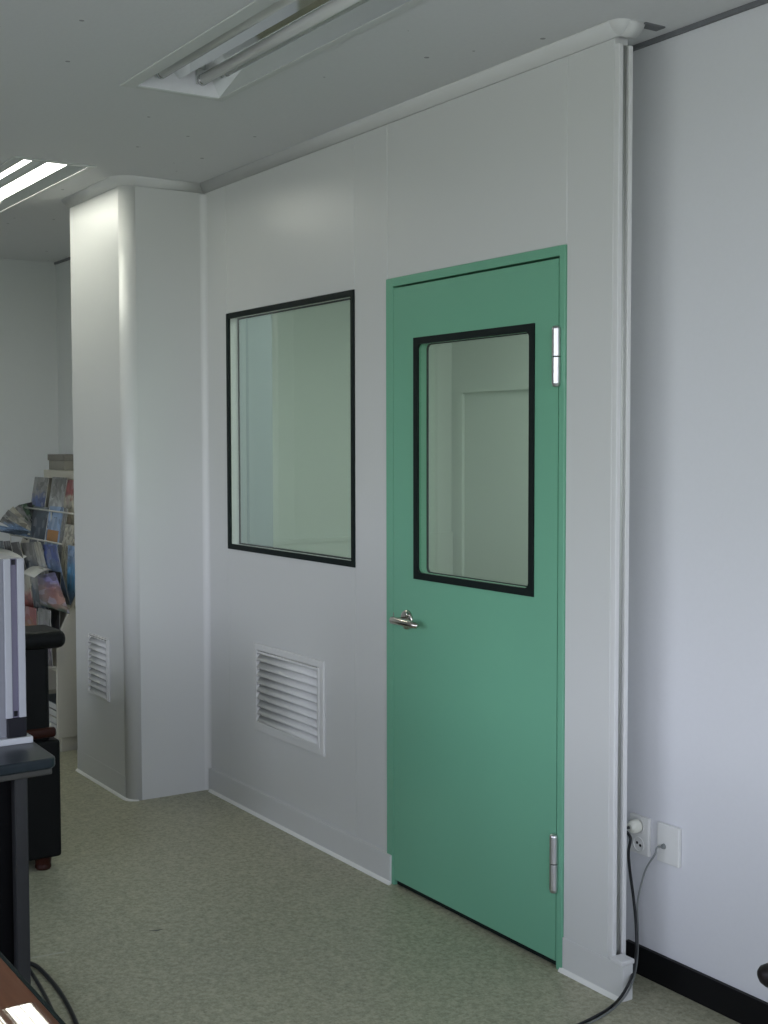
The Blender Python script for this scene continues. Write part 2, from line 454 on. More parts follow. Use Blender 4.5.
# ------------------------------------------------------------------ boxed column
CVX0, CVX1, CVZ0, CVZ1 = -.455, -.212, .388, .662
rc = .05
cp = MB()
# curved corner and side, as one swept outline (u=x, v=y), hollow behind
out = [(CX-rc-.004, CY)] + arc(CX-rc, CY+rc, rc, -90, 0, 16) + [(CX, CY+rc+.004), (CX, .0)]
inn = [(CX-.02, .0), (CX-.02, CY+rc)] + arc(CX-rc, CY+rc, rc-.02, 0, -90, 10)[1:] + [(CX-rc-.004, CY+.02)]
cp.prism(out+inn, lambda u, v, t: (u, v, t), 0, H)
def flat(mb, x0, x1, z0, z1): mb.box(x0, x1, CY, CY+.02, z0, z1)
flat(cp, CL, CVX0+.008, 0, H); flat(cp, CVX1-.008, CX-rc-.004, 0, H)
flat(cp, CVX0+.008, CVX1-.008, 0, CVZ0+.008); flat(cp, CVX0+.008, CVX1-.008, CVZ1-.008, H)
cp.box(CL, CL+.02, CY+.02, YF, 0, H)
colo = cp.build('wall_left', M_panel)
for p in colo.data.polygons:
    if abs(p.normal.z) < .1 and p.area < .06: p.use_smooth = True
st(colo, 'pale grey boxed column with a rounded front corner', 'column')
# crown on the column
cc = MB()
prof = cove_prof()
cc.prism(prof, lambda u, v, t: (t, CY-u, H-v), CL, CX-rc, smooth='arc')
cc.prism(prof, lambda u, v, t: (CX+u, t, H-v), CY+rc, 0, smooth='arc')
turn(cc, prof, CX-rc, CY+rc, rc, -90, 0)
st(cc.build('trim_5', M_panel), 'rounded white cove round the top of the column', 'trim')
# cove in the corner between column and partition
cv = MB()
cv.prism([(0, 0)] + [(.024-.024*math.sin(math.radians(a)), -.024+.024*math.cos(math.radians(a))) for a in range(90, -1, -10)][::1],
         lambda u, v, t: (CX+u, v, t), 0, H-.040)
st(cv.build('trim_6', M_trimw), 'slim white cove in the corner of column and partition', 'trim')
b3 = st(box('baseboard_left', M_panel, CL, CX-rc, CY-.002, CY, 0, .10, bevel=.0008), 'low skirting on the front of the column', 'skirting')
cb = MB()
bead = [(0, 0), (.009, 0), (.007, .005), (.004, .008), (0, .010)]
cb.prism(bead, lambda u, v, t: (t, CY-.002-u, v), CL-.003, CX-rc)
vs = []; fs = []
for i in range(9):
    a = math.radians(-90+78*i/8); k_ = 1-.5*i/8
    for u, v in bead: vs.append((CX-rc+(rc+(.002+u)*k_)*math.cos(a), CY+rc+(rc+(.002+u)*k_)*math.sin(a), v*k_))
for i in range(8):
    for j in range(5):
        k = (j+1) % 5; fs.append((i*5+j, i*5+k, (i+1)*5+k, (i+1)*5+j))
cb.add(vs, fs)
cb.build('caulk_bead', M_caulk, b3)

# ------------------------------------------------------------------ vents
def vent(label, x0, x1, z0, z1, y, rim, n, w):
    t = thing('louvre_vent', label, 'vent', ((x0+x1)/2, y, z0), group='louvred vents low on the panels')
    fr = MB()
    fr.box(x0, x0+rim, y-.008, y, z0, z1).box(x1-rim, x1, y-.008, y, z0, z1)
    fr.box(x0+rim, x1-rim, y-.008, y, z0, z0+rim).box(x0+rim, x1-rim, y-.008, y, z1-rim, z1)
    fr.build('frame', M_vent, t, bevel=.002)
    a0, a1, c0, c1 = x0+rim, x1-rim, z0+rim, z1-rim
    g = .006
    ir = MB()
    ir.box(a0+.001, a0+w, y-.012, y+.004, c0, c1).box(a1-w, a1-.001, y-.012, y+.004, c0, c1)
    ir.box(a0+w, a1-w, y-.012, y+.004, c0+.001, c0+w).box(a0+w, a1-w, y-.012, y+.004, c1-w, c1-.003)
    ir.build('inner_frame', M_vent, t, bevel=min(.0015, w*.12))
    a0 += w; a1 -= w; c0 += w; c1 -= w
    pitch = (c1-c0)/n
    for k in range(n):
        zt = c0+pitch*(k+1); zb = c0+pitch*k
        s = MB()
        # curved blade: leans out at the bottom, shaded slot above it
        pr = [(y+.012, zt-pitch*.10), (y+.003, zt-pitch*.28), (y-.005, zt-pitch*.50), (y-.011, zb+pitch*.12), (y-.011, zb+pitch*.03),
              (y-.008, zb+pitch*.02), (y-.002, zb+pitch*.46), (y+.006, zb+pitch*.70), (y+.015, zt-pitch*.09)]
        s.prism(pr, lambda u, v, q: (q, u, v), a0, a1, smooth=True)
        s.build('slat', M_vent, t)
    MB().box(a0-.005, a1+.005, y+.028, y+.032, c0-.005, c1+.005).build('backing', M_hole, t)
    return t
vent('white louvred vent in the partition below the dark-framed window', V1, V2, VB, VT, 0, .026, 9, .012)
vent('small white louvred vent low on the front of the column', CVX0, CVX1, CVZ0, CVZ1, CY, .006, 9, .005)

# ------------------------------------------------------------------ glazing helper
def ring(mb, x0, x1, z0, z1, w, y0, y1):
    mb.box(x0, x0+w, y0, y1, z0, z1).box(x1-w, x1, y0, y1, z0, z1)
    mb.box(x0+w, x1-w, y0, y1, z0, z0+w).box(x0+w, x1-w, y0, y1, z1-w, z1)
    return mb
win = thing('window_1', 'square fixed window in the partition with black rubber gasket', 'window', ((W1+W2)/2, 0, WB), kind='structure')
ring(MB(), W1, W2, WB, WT, .022, -.005, .006).build('gasket', M_black, win, bevel=.002)
ring(MB(), W1, W2, WB, WT, .018, .006, .046).build('reveal', M_trimw, win)
ring(MB(), W1+.018, W2-.018, WB+.018, WT-.018, .006, .041, .046).build('rear_gasket', M_black, win)
MB().box(W1+.018, W2-.018, .001, .005, WB+.018, WT-.018).build('pane', M_glass, win)
MB().box(W1+.02, W2-.02, .042, .045, WB+.02, WT-.02).build('pane', M_glass, win)

# ------------------------------------------------------------------ green door
dr = thing('door_1', 'green metal door with a tall glazed panel and lever handle', 'door', ((D1+D2)/2, 0, 0), kind='structure')
LX0, LX1, LZ0, LZ1 = 1.466, 2.302, .022, 2.018
G1, G2, GB, GT = 1.5894, 2.2011, 1.0602, 1.8465
df = MB()
df.box(D1, LX0-.004, -.006, TH, 0, DT).box(LX1+.003, D2, -.006, TH, 0, DT).box(LX0-.004, LX1+.003, -.006, TH, LZ1+.007, DT)
df.build('door_frame', M_green, dr, bevel=.0015)
MB().box(LX0-.01, LX1+.01, TH-.004, TH, LZ1-.01, LZ1+.01).box(LX0-.012, LX0+.01, TH-.004, TH, .0, LZ1).box(LX1-.01, LX1+.012, TH-.004, TH, .0, LZ1).build('rebate', M_black, dr)
lf = MB()
y0, y1 = -.006, .036
lf.box(LX0, G1, y0, y1, LZ0, LZ1).box(G2, LX1, y0, y1, LZ0, LZ1).box(G1, G2, y0, y1, LZ0, GB).box(G1, G2, y0, y1, GT, LZ1)
leaf = lf.build('door_leaf', M_green, dr)
MB().box(LX0+.004, LX1-.004, .004, .030, .004, LZ0).build('drop_seal', M_black, leaf)
def rring(x0, x1, z0, z1, w, r, ya, yb, n=6):
    """rectangular ring with a rounded inner edge"""
    mb = MB()
    inner = []
    for cx, cz, a in ((x1-w-r, z1-w-r, 0), (x0+w+r, z1-w-r, 90), (x0+w+r, z0+w+r, 180), (x1-w-r, z0+w+r, 270)):
        inner += arc(cx, cz, r, a, a+90, n)
    outer = []
    for cx, cz in ((x1, z1), (x0, z1), (x0, z0), (x1, z0)): outer += [(cx, cz)]*(n+1)
    N = len(inner)
    vs = [(u, ya, v) for u, v in outer] + [(u, ya, v) for u, v in inner] + [(u, yb, v) for u, v in outer] + [(u, yb, v) for u, v in inner]
    fs = []
    for i in range(N):
        j = (i+1) % N
        same = outer[i] == outer[j]
        fs.append((i, N+i, N+j) if same else (i, N+i, N+j, j))
        fs.append((2*N+i, 3*N+j, 3*N+i) if same else (2*N+i, 2*N+j, 3*N+j, 3*N+i))
        fs.append((N+i, 3*N+i, 3*N+j, N+j))
        if not same: fs.append((i, j, 2*N+j, 2*N+i))
    mb.add(vs, fs); return mb
rring(G1, G2, GB, GT, .022, .018, -.011, -.002).build('window_gasket', M_black, leaf)
rring(G1+.0, G2-.0, GB, GT, .020, .018, -.002, .028).build('window_reveal', M_green, leaf)
rring(G1+.015, G2-.015, GB+.015, GT-.015, .008, .016, .028, .035).build('rear_gasket', M_black, leaf)
MB().box(G1+.015, G2-.015, -.003, .000, GB+.015, GT-.015).build('pane', M_glass, leaf)
MB().box(G1+.015, G2-.015, .030, .033, GB+.015, GT-.015).build('pane', M_glass, leaf)
# handle
hx, hz = 1.548, .920
dh = MB()
dh.lathe([(.033, 0), (.033, .004), (.031, .008), (.024, .011), (.0125, .013)], (hx, -.006, hz), (0, -1, 0))
hd = dh.build('door_handle', M_steel, dr)
hd['label'] = 'satin steel lever handle'
MB().tube([(hx, -.018, hz), (hx, -.062, hz)], .011, 16).build('neck', M_steel, hd)
MB().tube([(hx-.016, -.058, hz+.001), (hx-.014, -.058, hz+.001), (hx-.012, -.058, hz+.001), (hx+.05, -.058, hz), (hx+.10, -.056, hz-.002), (hx+.116, -.05, hz-.003), (hx+.122, -.046, hz-.003)],
          [.007, .012, .013, .012, .0115, .010, .005], 16).build('lever', M_steel, hd)
MB().lathe([(.010, 0), (.010, .006), (.008, .008)], (hx+.012, -.017, hz+.020), (0, -1, 0), 14).build('thumb_turn', M_steel, hd)
# hinges
for zc0, zc1 in ((1.661, 1.830), (.222, .392)):
    x = 2.303; rr = .0125; zm = zc0+(zc1-zc0)*.5
    hg = MB().lathe([(.006, 0), (.010, .002), (rr, .010), (rr, zm-zc0-.002)], (x, -.014, zc0), (0, 0, 1)).build('hinge', M_hinge, dr)
    MB().lathe([(rr, 0), (rr, zc1-zm-.008), (.011, zc1-zm-.003), (.006, zc1-zm)], (x, -.014, zm+.001), (0, 0, 1)).build('upper_knuckle', M_hinge, hg)
    MB().lathe([(.0095, 0), (.0095, .006)], (x, -.014, zm-.003), (0, 0, 1)).build('washer', M_black, hg)
# latch plate on the edge of the glazing side of the frame
MB().box(1.462, 1.4675, -.0064, -.004, .905, .935).build('strike_plate', M_steel, dr)

# ------------------------------------------------------------------ room behind the glass
IB = 2.17
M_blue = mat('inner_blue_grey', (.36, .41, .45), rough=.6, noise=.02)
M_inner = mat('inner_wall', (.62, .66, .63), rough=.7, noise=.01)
st(MB().box(-1.3, -1.2, YF+.06, IB, 0, H).build('wall_inner_left', M_inner), 'pale wall seen through the partition window', 'wall')
st(MB().box(-1.3, 2.36, IB, IB+.1, 0, H).build('wall_inner_back', M_inner), 'pale back wall seen through the door glass', 'wall')
st(MB().box(2.24, 2.36, .05+.002, IB, 0, H).build('wall_inner_right', M_inner), 'side wall of the room behind the partition', 'wall')
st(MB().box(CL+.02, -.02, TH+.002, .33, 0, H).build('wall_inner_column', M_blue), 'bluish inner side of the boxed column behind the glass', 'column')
st(MB().box(-1.2, -1.185, .34, IB, 0, .95).box(-1.2, -1.18, .34, IB, .95, .975).build('trim_7', M_inner), 'low ledge on the wall behind the partition window', 'trim')
st(ring(MB(), -1.12, -.15, .02, 1.85, .05, IB-.02, IB).build('trim_8', M_inner), 'pale door surround on the back wall behind the glass', 'trim')

# ------------------------------------------------------------------ recessed ceiling lights
def light_fixture(label, x0, x1, ya, yb, lit):
    t = thing('ceiling_light', label, 'ceiling light', ((x0+x1)/2, (ya+yb)/2, H), group='recessed twin-tube ceiling lights')
    fl = .045
    # trim flange, slightly proud of the ceiling
    ring2 = MB()
    ring2.box(x0, x1, ya, ya+fl, H-.006, H+.0).box(x0, x1, yb-fl*.55, yb, H-.006, H).box(x0, x0+fl*.6, ya+fl, yb-fl*.55, H-.006, H).box(x1-fl*.6, x1, ya+fl, yb-fl*.55, H-.006, H)
    ring2.build('frame', M_housing, t, bevel=.002)
    a, b = ya+fl, yb-fl*.55; xs, xe = x0+fl*.6, x1-fl*.6
    mid = (a+b)/2; D = .072
    # W-shaped polished reflector
    pts = [(a, H-.004), (a+.030, H+D*.80), (a+.045, H+D), (mid-.045, H+D), (mid-.02, H+D*.75), (mid, H+.034), (mid+.02, H+D*.75), (mid+.045, H+D), (b-.045, H+D), (b-.030, H+D*.80), (b, H-.004)]
    rf = MB()
    outl = pts + [(y, z+.004) for y, z in reversed(pts)]
    vs = []; fs = []
    n = len(pts)
    for y, z in pts: vs += [(xs, y, z), (xe, y, z)]
    for i in range(n-1): fs.append((2*i, 2*i+1, 2*i+3, 2*i+2))
    rf.add(vs, fs)
    rf.build('reflector', M_reflector, t)
    for x in (xs, xe-.003): MB().box(x, x+.003, a, b, H-.003, H+D+.005).build('end_plate', M_endplate, t)
    ys = [(a+mid)/2+.0, (b+mid)/2-.0]
    for y in ys:
        z = H+.038
        tb = MB().tube([(xs+.03, y, z), (xe-.03, y, z)], .0175, 16).build('fluorescent_tube', M_tubeon if lit else M_tubeoff, t)
        for x, d in ((xs+.022, .02), (xe-.042, .02)):
            MB().tube([(x, y, z), (x+d, y, z)], .0182, 16).build('end_cap', M_cap, tb)
        for x in (xs+.003, xe-.022):
            MB().box(x, x+.019, y-.014, y+.014, z-.010, H+D).build('lamp_holder', M_housing, t, bevel=.002)
    hs = MB()
    hs.box(xs-.004, xe+.004, a-.004, b+.004, H+D+.012, H+D+.02).box(xs-.004, xs, a-.004, b+.004, H, H+D+.012).box(xe, xe+.004, a-.004, b+.004, H, H+D+.012)
    hs.box(xs, xe, a-.004, a-.001, H, H+D+.012).box(xs, xe, b+.001, b+.004, H, H+D+.012)
    hs.build('housing', M_housing, t)
    return (xs, xe, a, b)
holes = []
holes.append(light_fixture('lit twin-tube ceiling light at the left, in front of the column', -1.27, .135, -.855, -.530, True))
holes.append(light_fixture('unlit twin-tube ceiling light above the partition window', 1.285, 2.69, -.885, -.540, False))
# ceiling rebuilt with openings for the two recessed fittings
ceil = bpy.data.objects['ceiling']
cm = MB()
X0, X1, Y0, Y1 = XF-.2, XR+.2, YN-.2, 2.5
cm.box(X0, X1, Y0, -.885, H, H+.02)
def strip(y0, y1):
    cur = X0
    for xs, xe, a, b in holes:
        aa, bb_ = max(a-.005, y0), min(b+.005, y1)
        cm.box(cur, xs-.005, y0, y1, H, H+.02)
        if aa > y0: cm.box(xs-.005, xe+.005, y0, aa, H, H+.02)
        if bb_ < y1: cm.box(xs-.005, xe+.005, bb_, y1, H, H+.02)
        cur = xe+.005
    cm.box(cur, X1, y0, y1, H, H+.02)
strip(-.885, -.50)
cm.box(X0, X1, -.50, Y1, H, H+.02)
new = cm.build('ceiling_new', M_ceil, origin=(0, 0, H))
om = ceil.data; ceil.data = new.data; ceil.location = (0, 0, H)
bpy.data.objects.remove(new); bpy.data.meshes.remove(om); ceil.data.name = 'ceiling'
tp = MB().box(X0, X1, Y0, Y1, H+.13, H+.16).build('ceiling_slab', M_ceil)
st(tp, 'concrete slab above the ceiling', 'ceiling')

# ------------------------------------------------------------------ wall sockets and cords
def plate(name, label, x0, x1, z0, z1, d=.013):
    t = thing(name, label, 'socket', ((x0+x1)/2, .175, z0))
    MB().box(x0, x1, .175-d, .175, z0, z1).build('plate', M_socket, t, bevel=.003)
    return t
s1 = plate('power_socket', 'white double power socket with a round plug, left of the two wall plates', 2.424, 2.499, .346, .455)
SX = 2.462
for z in (.428, .375):
    sk = MB().lathe([(.021, 0), (.021, .003), (.019, .0035), (.018, -.004)], (SX, .1625, z), (0, -1, 0)).build('socket_face', M_socket, s1)
    if z < .4:
        for dx in (-.009, .009): MB().lathe([(.0042, 0), (.0042, .0008)], (SX+dx*.7, .1622, z-dx*.3), (0, -1, 0), 12).build('pin_hole', M_cord, sk)
s2 = plate('cable_outlet', 'blank white wall plate with a grey cable coming out, right of the power socket', 2.532, 2.614, .347, .456)
OUT = (2.560, .160, .394)
MB().lathe([(.008, 0), (.007, .006), (.005, .010)], (OUT[0], .163, OUT[2]), (0, -1, 0), 14).build('cable_gland', M_cable, s2)
def P(px, py, y): return tuple(at(px, py, 1, y))
pc = thing('power_cable', 'black power cord hanging from the round plug down to the floor', 'cord', (2.57, 0.03, 0))
plug = MB().lathe([(.018, 0), (.019, .004), (.019, .018), (.016, .026), (.010, .032)], (SX, .158, .428), (0, -1, 0), 20).build('plug', M_plug, pc)
plug['label'] = 'round cream plug'
cpts = [(SX, .130, .428), (SX-.003, .112, .424), P(630.5, 838, .108), P(628.5, 852, .105), P(630, 872, .110), P(633.5, 898, .118), P(636, 925, .118), P(636.5, 950, .105), P(634.5, 965, .070), P(631.5, 977, .020), P(626.5, 988, -.020), P(620, 998, -.055),
        at(612, 1006, 2, .0045), at(600, 1014, 2, .0045), at(580, 1024, 2, .0045), (2.63, -.30, .0045), (2.66, -.42, .0045), (2.75, -.6, .0045)]
MB().tube(smooth_path(cpts), .0042, 8).build('cord', M_cord, pc)
gpts = [(OUT[0], .153, OUT[2]), (OUT[0]-.006, .142, OUT[2]-.001), P(655, 854, .132), P(646, 869, .130), P(641, 885, .128), P(637.5, 905, .130), P(638, 930, .130), P(637.5, 955, .118), P(636, 968, .085), P(633.5, 979, .035), P(629.5, 989, -.005), P(623, 999, -.045),
        at(614, 1008, 2, .003), at(602, 1016.5, 2, .003), at(582, 1027, 2, .003), (2.65, -.30, .003), (2.68, -.42, .003), (2.77, -.6, .003)]
nc = MB().tube(smooth_path(gpts), .0028, 8).build('network_cable', M_cable)
tag(nc, 'thin grey cable curving down from the blank wall plate', 'cable')

# ------------------------------------------------------------------ black leather armchair
ac = thing('armchair', 'black leather armchair seen from behind, left of the column', 'armchair', (.2, -1.25, 0))
SY1 = -.890; SY0 = -1.70; SXB = .665; SXF = -.16
box('base', M_leather, SXF+.03, SXB, SY0+.0, SY1, .042, .462, ac, .012, 3)
box('back_panel', M_leather, SXB-.16, SXB-.012, SY0+.045, SY1-.030, .45, .80, ac, .02, 3)
hr = MB()
hr.box(SXB-.20, SXB+.012, SY0-.027, SY1+.027, .785, .850)
hr.build('head_roll', M_leather, ac, bevel=.028, seg=4)
MB().box(SXB-.03, SXB-.002, SY0+.03, SY1-.012, .470, .507).build('back_rail', M_mahog, ac, bevel=.012, seg=3)
for y in (SY0, SY1-.11):
    box('arm', M_leather, SXF, SXB-.17, y, y+.11, .43, .60, ac, .02, 3)
    box('arm_cap', M_mahog, SXF-.01, SXB-.165, y+.01, y+.10, .598, .622, ac, .010, 3)
box('seat_cushion', M_leather, SXF+.0, SXB-.17, SY0+.115, SY1-.115, .43, .50, ac, .025, 3)
for x in (SXF+.10, SXB-.03):
    for y in (SY0+.07, SY1-.06):
        MB().lathe([(.024, 0), (.029, .008), (.027, .02), (.031, .044)], (x, y, 0), (0, 0, 1), 18).build('foot', M_mahog, ac)

# ------------------------------------------------------------------ dark desk at the left edge
dk = thing('desk', 'dark desk with a black panel below, at the left edge under the silver tower', 'desk', (1.4, -1.75, 0))
dt = MB()
c0 = Vector((1.935, -1.330))
dirx = Vector((-1, .035)).normalized(); diry = Vector((.05, -1)).normalized()
L1, L2, rr = 1.16, .9, .03
def dkp(a, b): return c0 + dirx*a + diry*b
prof = [dkp(rr*(1-math.sin(t)), rr*(1-math.cos(t))) for t in [PI/2*i/6 for i in range(7)]]
prof = [dkp(L1, 0)] + [dkp(rr-rr*math.sin(t), rr-rr*math.cos(t)) for t in [PI/2*i/6 for i in range(7)]] + [dkp(0, L2), dkp(L1, L2)]
dt.prism([(p.x, p.y) for p in prof], lambda u, v, t: (u, v, t), .688, .716)
dt.build('desktop', M_desk, dk, bevel=.007, seg=3)
ed = MB().prism([(p.x, p.y) for p in [dkp(.012, .012), dkp(.012, L2-.01), dkp(L1-.01, L2-.01), dkp(L1-.01, .012)]], lambda u, v, t: (u, v, t), .672, .688)
ed.build('underframe', M_deskedge, dk, bevel=.003)
for a, b in ((.055, .083), (L1-.1, .083), (.055, L2-.08), (L1-.1, L2-.08)):
    p = dkp(a, b)
    T = Matrix.Translation((p.x, p.y, 0))
    MB().box(-.016, .016, -.02, .014, 0, .672).build('leg', M_deskleg, dk, bevel=.004).location = Vector((p.x, p.y, 0))
p = dkp(.10, .09); q = dkp(.10, L2-.09)
MB().prism([(p.x, p.y), (q.x, q.y), (q.x-.02, q.y), (p.x-.02, p.y)], lambda u, v, t: (u, v, t), .02, .672).build('side_panel', M_void, dk)

# ------------------------------------------------------------------ silver tower on the desk
tw = thing('computer_tower', 'silver computer tower with two white vertical ribs standing on the dark desk', 'computer', (1.55, -1.5, .716))
TY1, TXF, TZ0, TZ1 = -1.347, 1.725, .733, 1.205
bx_ = box('base_plate', M_white, 1.24, 1.742, -1.60, -1.331, .716, .733, tw, .002)
box('body', M_silver, 1.28, TXF, -1.59, TY1, TZ0, TZ1, tw, .003)
for ya, yb in ((-1.364, -1.345), (-1.399, -1.381)):
    box('rib', M_rib, TXF, TXF+.009, ya, yb, .785, TZ1, tw, .002)
box('groove', M_groove, TXF, TXF+.002, -1.381, -1.364, .785, TZ1, tw)
box('foot_block', M_foot, TXF, TXF+.010, -1.397, -1.345, TZ0, .785, tw, .003)
for z in (.789, TZ1-.016): box('clip', M_foot, TXF+.002, TXF+.006, -1.377, -1.368, z, z+.014, tw)

# ------------------------------------------------------------------ glossy wooden desk in the near corner
wd = thing('wooden_desk', 'glossy brown wooden desk with a dark edge in the lower left corner', 'desk', (3.3, -2.25, 0))
DZ = .755; DY = at(25, 984, 2, DZ).y
box('desktop', M_wood, 2.35, 4.05, -2.62, DY, DZ-.03, DZ, wd, .002)
e_ = MB().prism([(0, DZ), (.006, DZ-.0015), (.010, DZ-.006), (.012, DZ-.012), (.012, DZ-.022), (.010, DZ-.03), (0, DZ-.03)], lambda u, v, t: (t, DY+u, v), 2.35, 4.05, smooth=True)
e_.build('edge_strip', M_black, wd)
for x in (2.40, 3.98): box('side_panel', M_wood, x, x+.025, -2.60, -1.90, 0, DZ-.03, wd)
box('modesty_panel', M_wood, 2.425, 3.98, -2.0, -1.98, .25, DZ-.03, wd)
mt = box('desk_mat', M_gloss, at(24, 1004, 2, DZ+.003).x, 3.95, -2.50, at(36, 1004, 2, DZ+.003).y, DZ, DZ+.003, None, .001)
tag(mt, 'glossy clear desk mat on the brown wooden desk mirroring the ceiling lamp', 'desk mat')

# cable under the desks
cp_ = [(1.30, -1.33, .005), (1.40, -1.285, .005), (1.47, -1.252, .005), (1.55, -1.247, .005), (1.66, -1.250, .005), (1.78, -1.262, .005), (1.92, -1.285, .005), (2.05, -1.32, .005), (2.2, -1.40, .005), (2.35, -1.55, .005)]
tag(MB().tube(smooth_path(cp_), .0062, 8).build('floor_cable', M_cord), 'black cable curving out over the floor, outer of two by the dark desk', 'cable')
cp_ = [at(x, y, 2, .0065) for x, y in ((14, 948), (31, 972), (42, 990), (51, 1008), (58, 1028), (62, 1050))]
tag(MB().tube(smooth_path(cp_), .0055, 8).build('floor_cable', M_cord), 'black cable on the floor between the other cable and the wooden desk edge', 'cable')
# scuff marks on the vinyl
M_scuff = mat('scuff_dark', (.085, .085, .068), rough=.5)
M_scuffl = mat('scuff_light', (.46, .46, .38), rough=.4)
sm = MB(); pth = [(1.395, -.868), (1.402, -.850), (1.404, -.825)]
sm.add([(pth[0][0]-.003, pth[0][1], .0006), (pth[0][0]+.003, pth[0][1], .0006), (pth[1][0]+.009, pth[1][1], .0006), (pth[1][0]-.002, pth[1][1], .0006), (pth[2][0]+.003, pth[2][1], .0006), (pth[2][0]-.001, pth[2][1], .0006)], [(0, 1, 2, 3), (3, 2, 4, 5)])
s_ = sm.build('scuff_mark', M_scuff); tag(s_, 'small dark scuff on the floor vinyl', 'scuff', kind='structure')
sm = MB().add([(1.398, -1.245, .0006), (1.408, -1.245, .0006), (1.418, -1.142, .0006), (1.409, -1.142, .0006)], [(0, 1, 2, 3)])
s_ = sm.build('scuff_mark', M_scuffl); tag(s_, 'pale streak on the floor vinyl beside the dark desk', 'scuff', kind='structure')

# ------------------------------------------------------------------ chair reaching in at the right edge
ch = thing('office_chair', 'dark chair of which only one rounded armrest tip shows at the right edge', 'chair', (4.22, -.52, 0))
tipd = Vector((-.93, -.36)).normalized(); sided = Vector((-tipd.y, tipd.x))
cc0 = Vector((4.22, -.52))
def cpnt(a, b, z): 
    p = cc0 + tipd*a + sided*b; return (p.x, p.y, z)
T = Matrix.Translation((cc0.x, cc0.y, 0)) @ Matrix.Rotation(math.atan2(tipd.y, tipd.x), 4, 'Z')
tipw = at(759, 973, 2, .65)
rel = Vector((tipw.x, tipw.y)) - cc0
ta, tb_ = rel.dot(tipd), rel.dot(sided)
arm_b = tb_
for s in (arm_b, arm_b + (.52 if arm_b < 0 else -.52)):
    first = abs(s-arm_b) < 1e-6
    fr_ = ta if first else ta-.10
    A = MB().tube([T @ Vector((fr_+.0, s, .648)), T @ Vector((fr_-.004, s, .649)), T @ Vector((fr_-.014, s, .650)), T @ Vector((fr_-.03, s, .651)), T @ Vector((fr_-.15, s, .655)), T @ Vector((fr_-.30, s, .655)), T @ Vector((fr_-.34, s, .65))],
                  [.008, .014, .019, .021, .021, .020, .014], 18).build('armrest', M_chairblk, ch)
    MB().tube([T @ Vector((fr_-.16, s, .64)), T @ Vector((fr_-.18, s*.9, .50)), T @ Vector((fr_-.22, s*.6, .44))], .016, 12).build('arm_support', M_chairblk, ch)
sm_ = (arm_b + (arm_b + (.52 if arm_b < 0 else -.52)))/2
MB().box(-.24, .18, sm_-.23, sm_+.23, .40, .47, T=T).build('seat', M_chairblk, ch, bevel=.03, seg=3)
MB().box(-.29, -.23, sm_-.21, sm_+.21, .50, .98, T=T).build('backrest', M_chairblk, ch, bevel=.025, seg=3)
MB().box(-.275, -.245, sm_-.04, sm_+.04, .38, .62, T=T).build('back_support', M_chairblk, ch)
MB().tube([T @ Vector((-.03, sm_, .07)), T @ Vector((-.03, sm_, .40))], .025, 14).build('gas_lift', M_chairblk, ch)
for k in range(5):
    a = 2*PI*k/5+.3
    e = T @ Vector((-.03+.25*math.cos(a), sm_+.25*math.sin(a), .06))
    MB().tube([T @ Vector((-.03, sm_, .085)), e], [.024, .015], 10).build('leg', M_chairblk, ch)
    MB().lathe([(.02, -.014), (.024, -.008), (.024, .008), (.02, .014)], e+Vector((0, 0, -.036)), (math.sin(a), -math.cos(a), 0), 14).build('caster', M_chairblk, ch)

# ------------------------------------------------------------------ magazine rack
RX1, RX0 = -1.0, -2.165
RTOP = 1.358
rk = thing('magazine_rack', 'beige stepped magazine rack against the back wall left of the column', 'magazine rack', (-1.6, 0, 0))
def ys(z): return (-.335 + (z-.56)*.5) if z > .5 else -.392
sidep = [(-.335, .075), (-.335, .56), (.0, 1.23), (.0, RTOP), (.235, RTOP), (.235, .075)]
for x in (RX1-.02, RX0):
    MB().prism(sidep, lambda u, v, t: (t, u, v), x, x+.02).build('side_panel', M_rack, rk, bevel=.002)
MB().box(RX0+.02, RX1-.02, .0, .215, RTOP-.045, RTOP).build('top_board', M_rack, rk)
MB().box(RX0+.02, RX1-.02, .215, .23, .075, RTOP).build('back_board', M_rack, rk)
MB().box(RX0+.03, RX1-.03, -.31, .22, 0, .075).build('plinth', M_rack, rk)
MB().box(RX0+.02, RX1-.02, -.33, .21, .075, .095).build('bottom_shelf', M_rack, rk)
MB().box(RX0+.02, RX1-.02, -.33, .21, .40, .415).build('shelf', M_rack, rk)
TIERS = [1.01, .86, .71, .56, .43]
TILT = .14
for k, zb in enumerate(TIERS):
    # tray the magazines stand in, its sloping backing sheet, and the wire rail in front
    y = ys(zb)
    MB().box(RX0+.02, RX1-.02, y-.025, y+.075, zb-.012, zb-.004).build('tray', M_rack, rk)
    MB().prism([(y+.055, zb-.004), (y+.060, zb-.004), (y+.060+.13*TILT, zb+.13), (y+.055+.13*TILT, zb+.13)], lambda u, v, t: (t, u, v), RX0+.02, RX1-.02).build('tray_back', M_rack, rk)
    if k < 2:
        zr = zb+.138; yr = y-.020
        MB().tube([(RX0+.02, yr, zr), (RX1-.02, yr, zr)], .005, 8).build('rail', M_wire, rk)
        for x in (RX0+.03, -1.66, RX1-.03):
            MB().tube([(x, y-.020, zb-.008), (x, yr, zr)], .0035, 6).build('rail_post', M_wire, rk)
    else:
        MB().box(RX0+.02, RX1-.02, y-.028, y-.022, zb-.012, zb+(.115 if k == 3 else .045)).build('tray_lip', M_rack, rk)
GM = 'magazines and brochures in the rack'
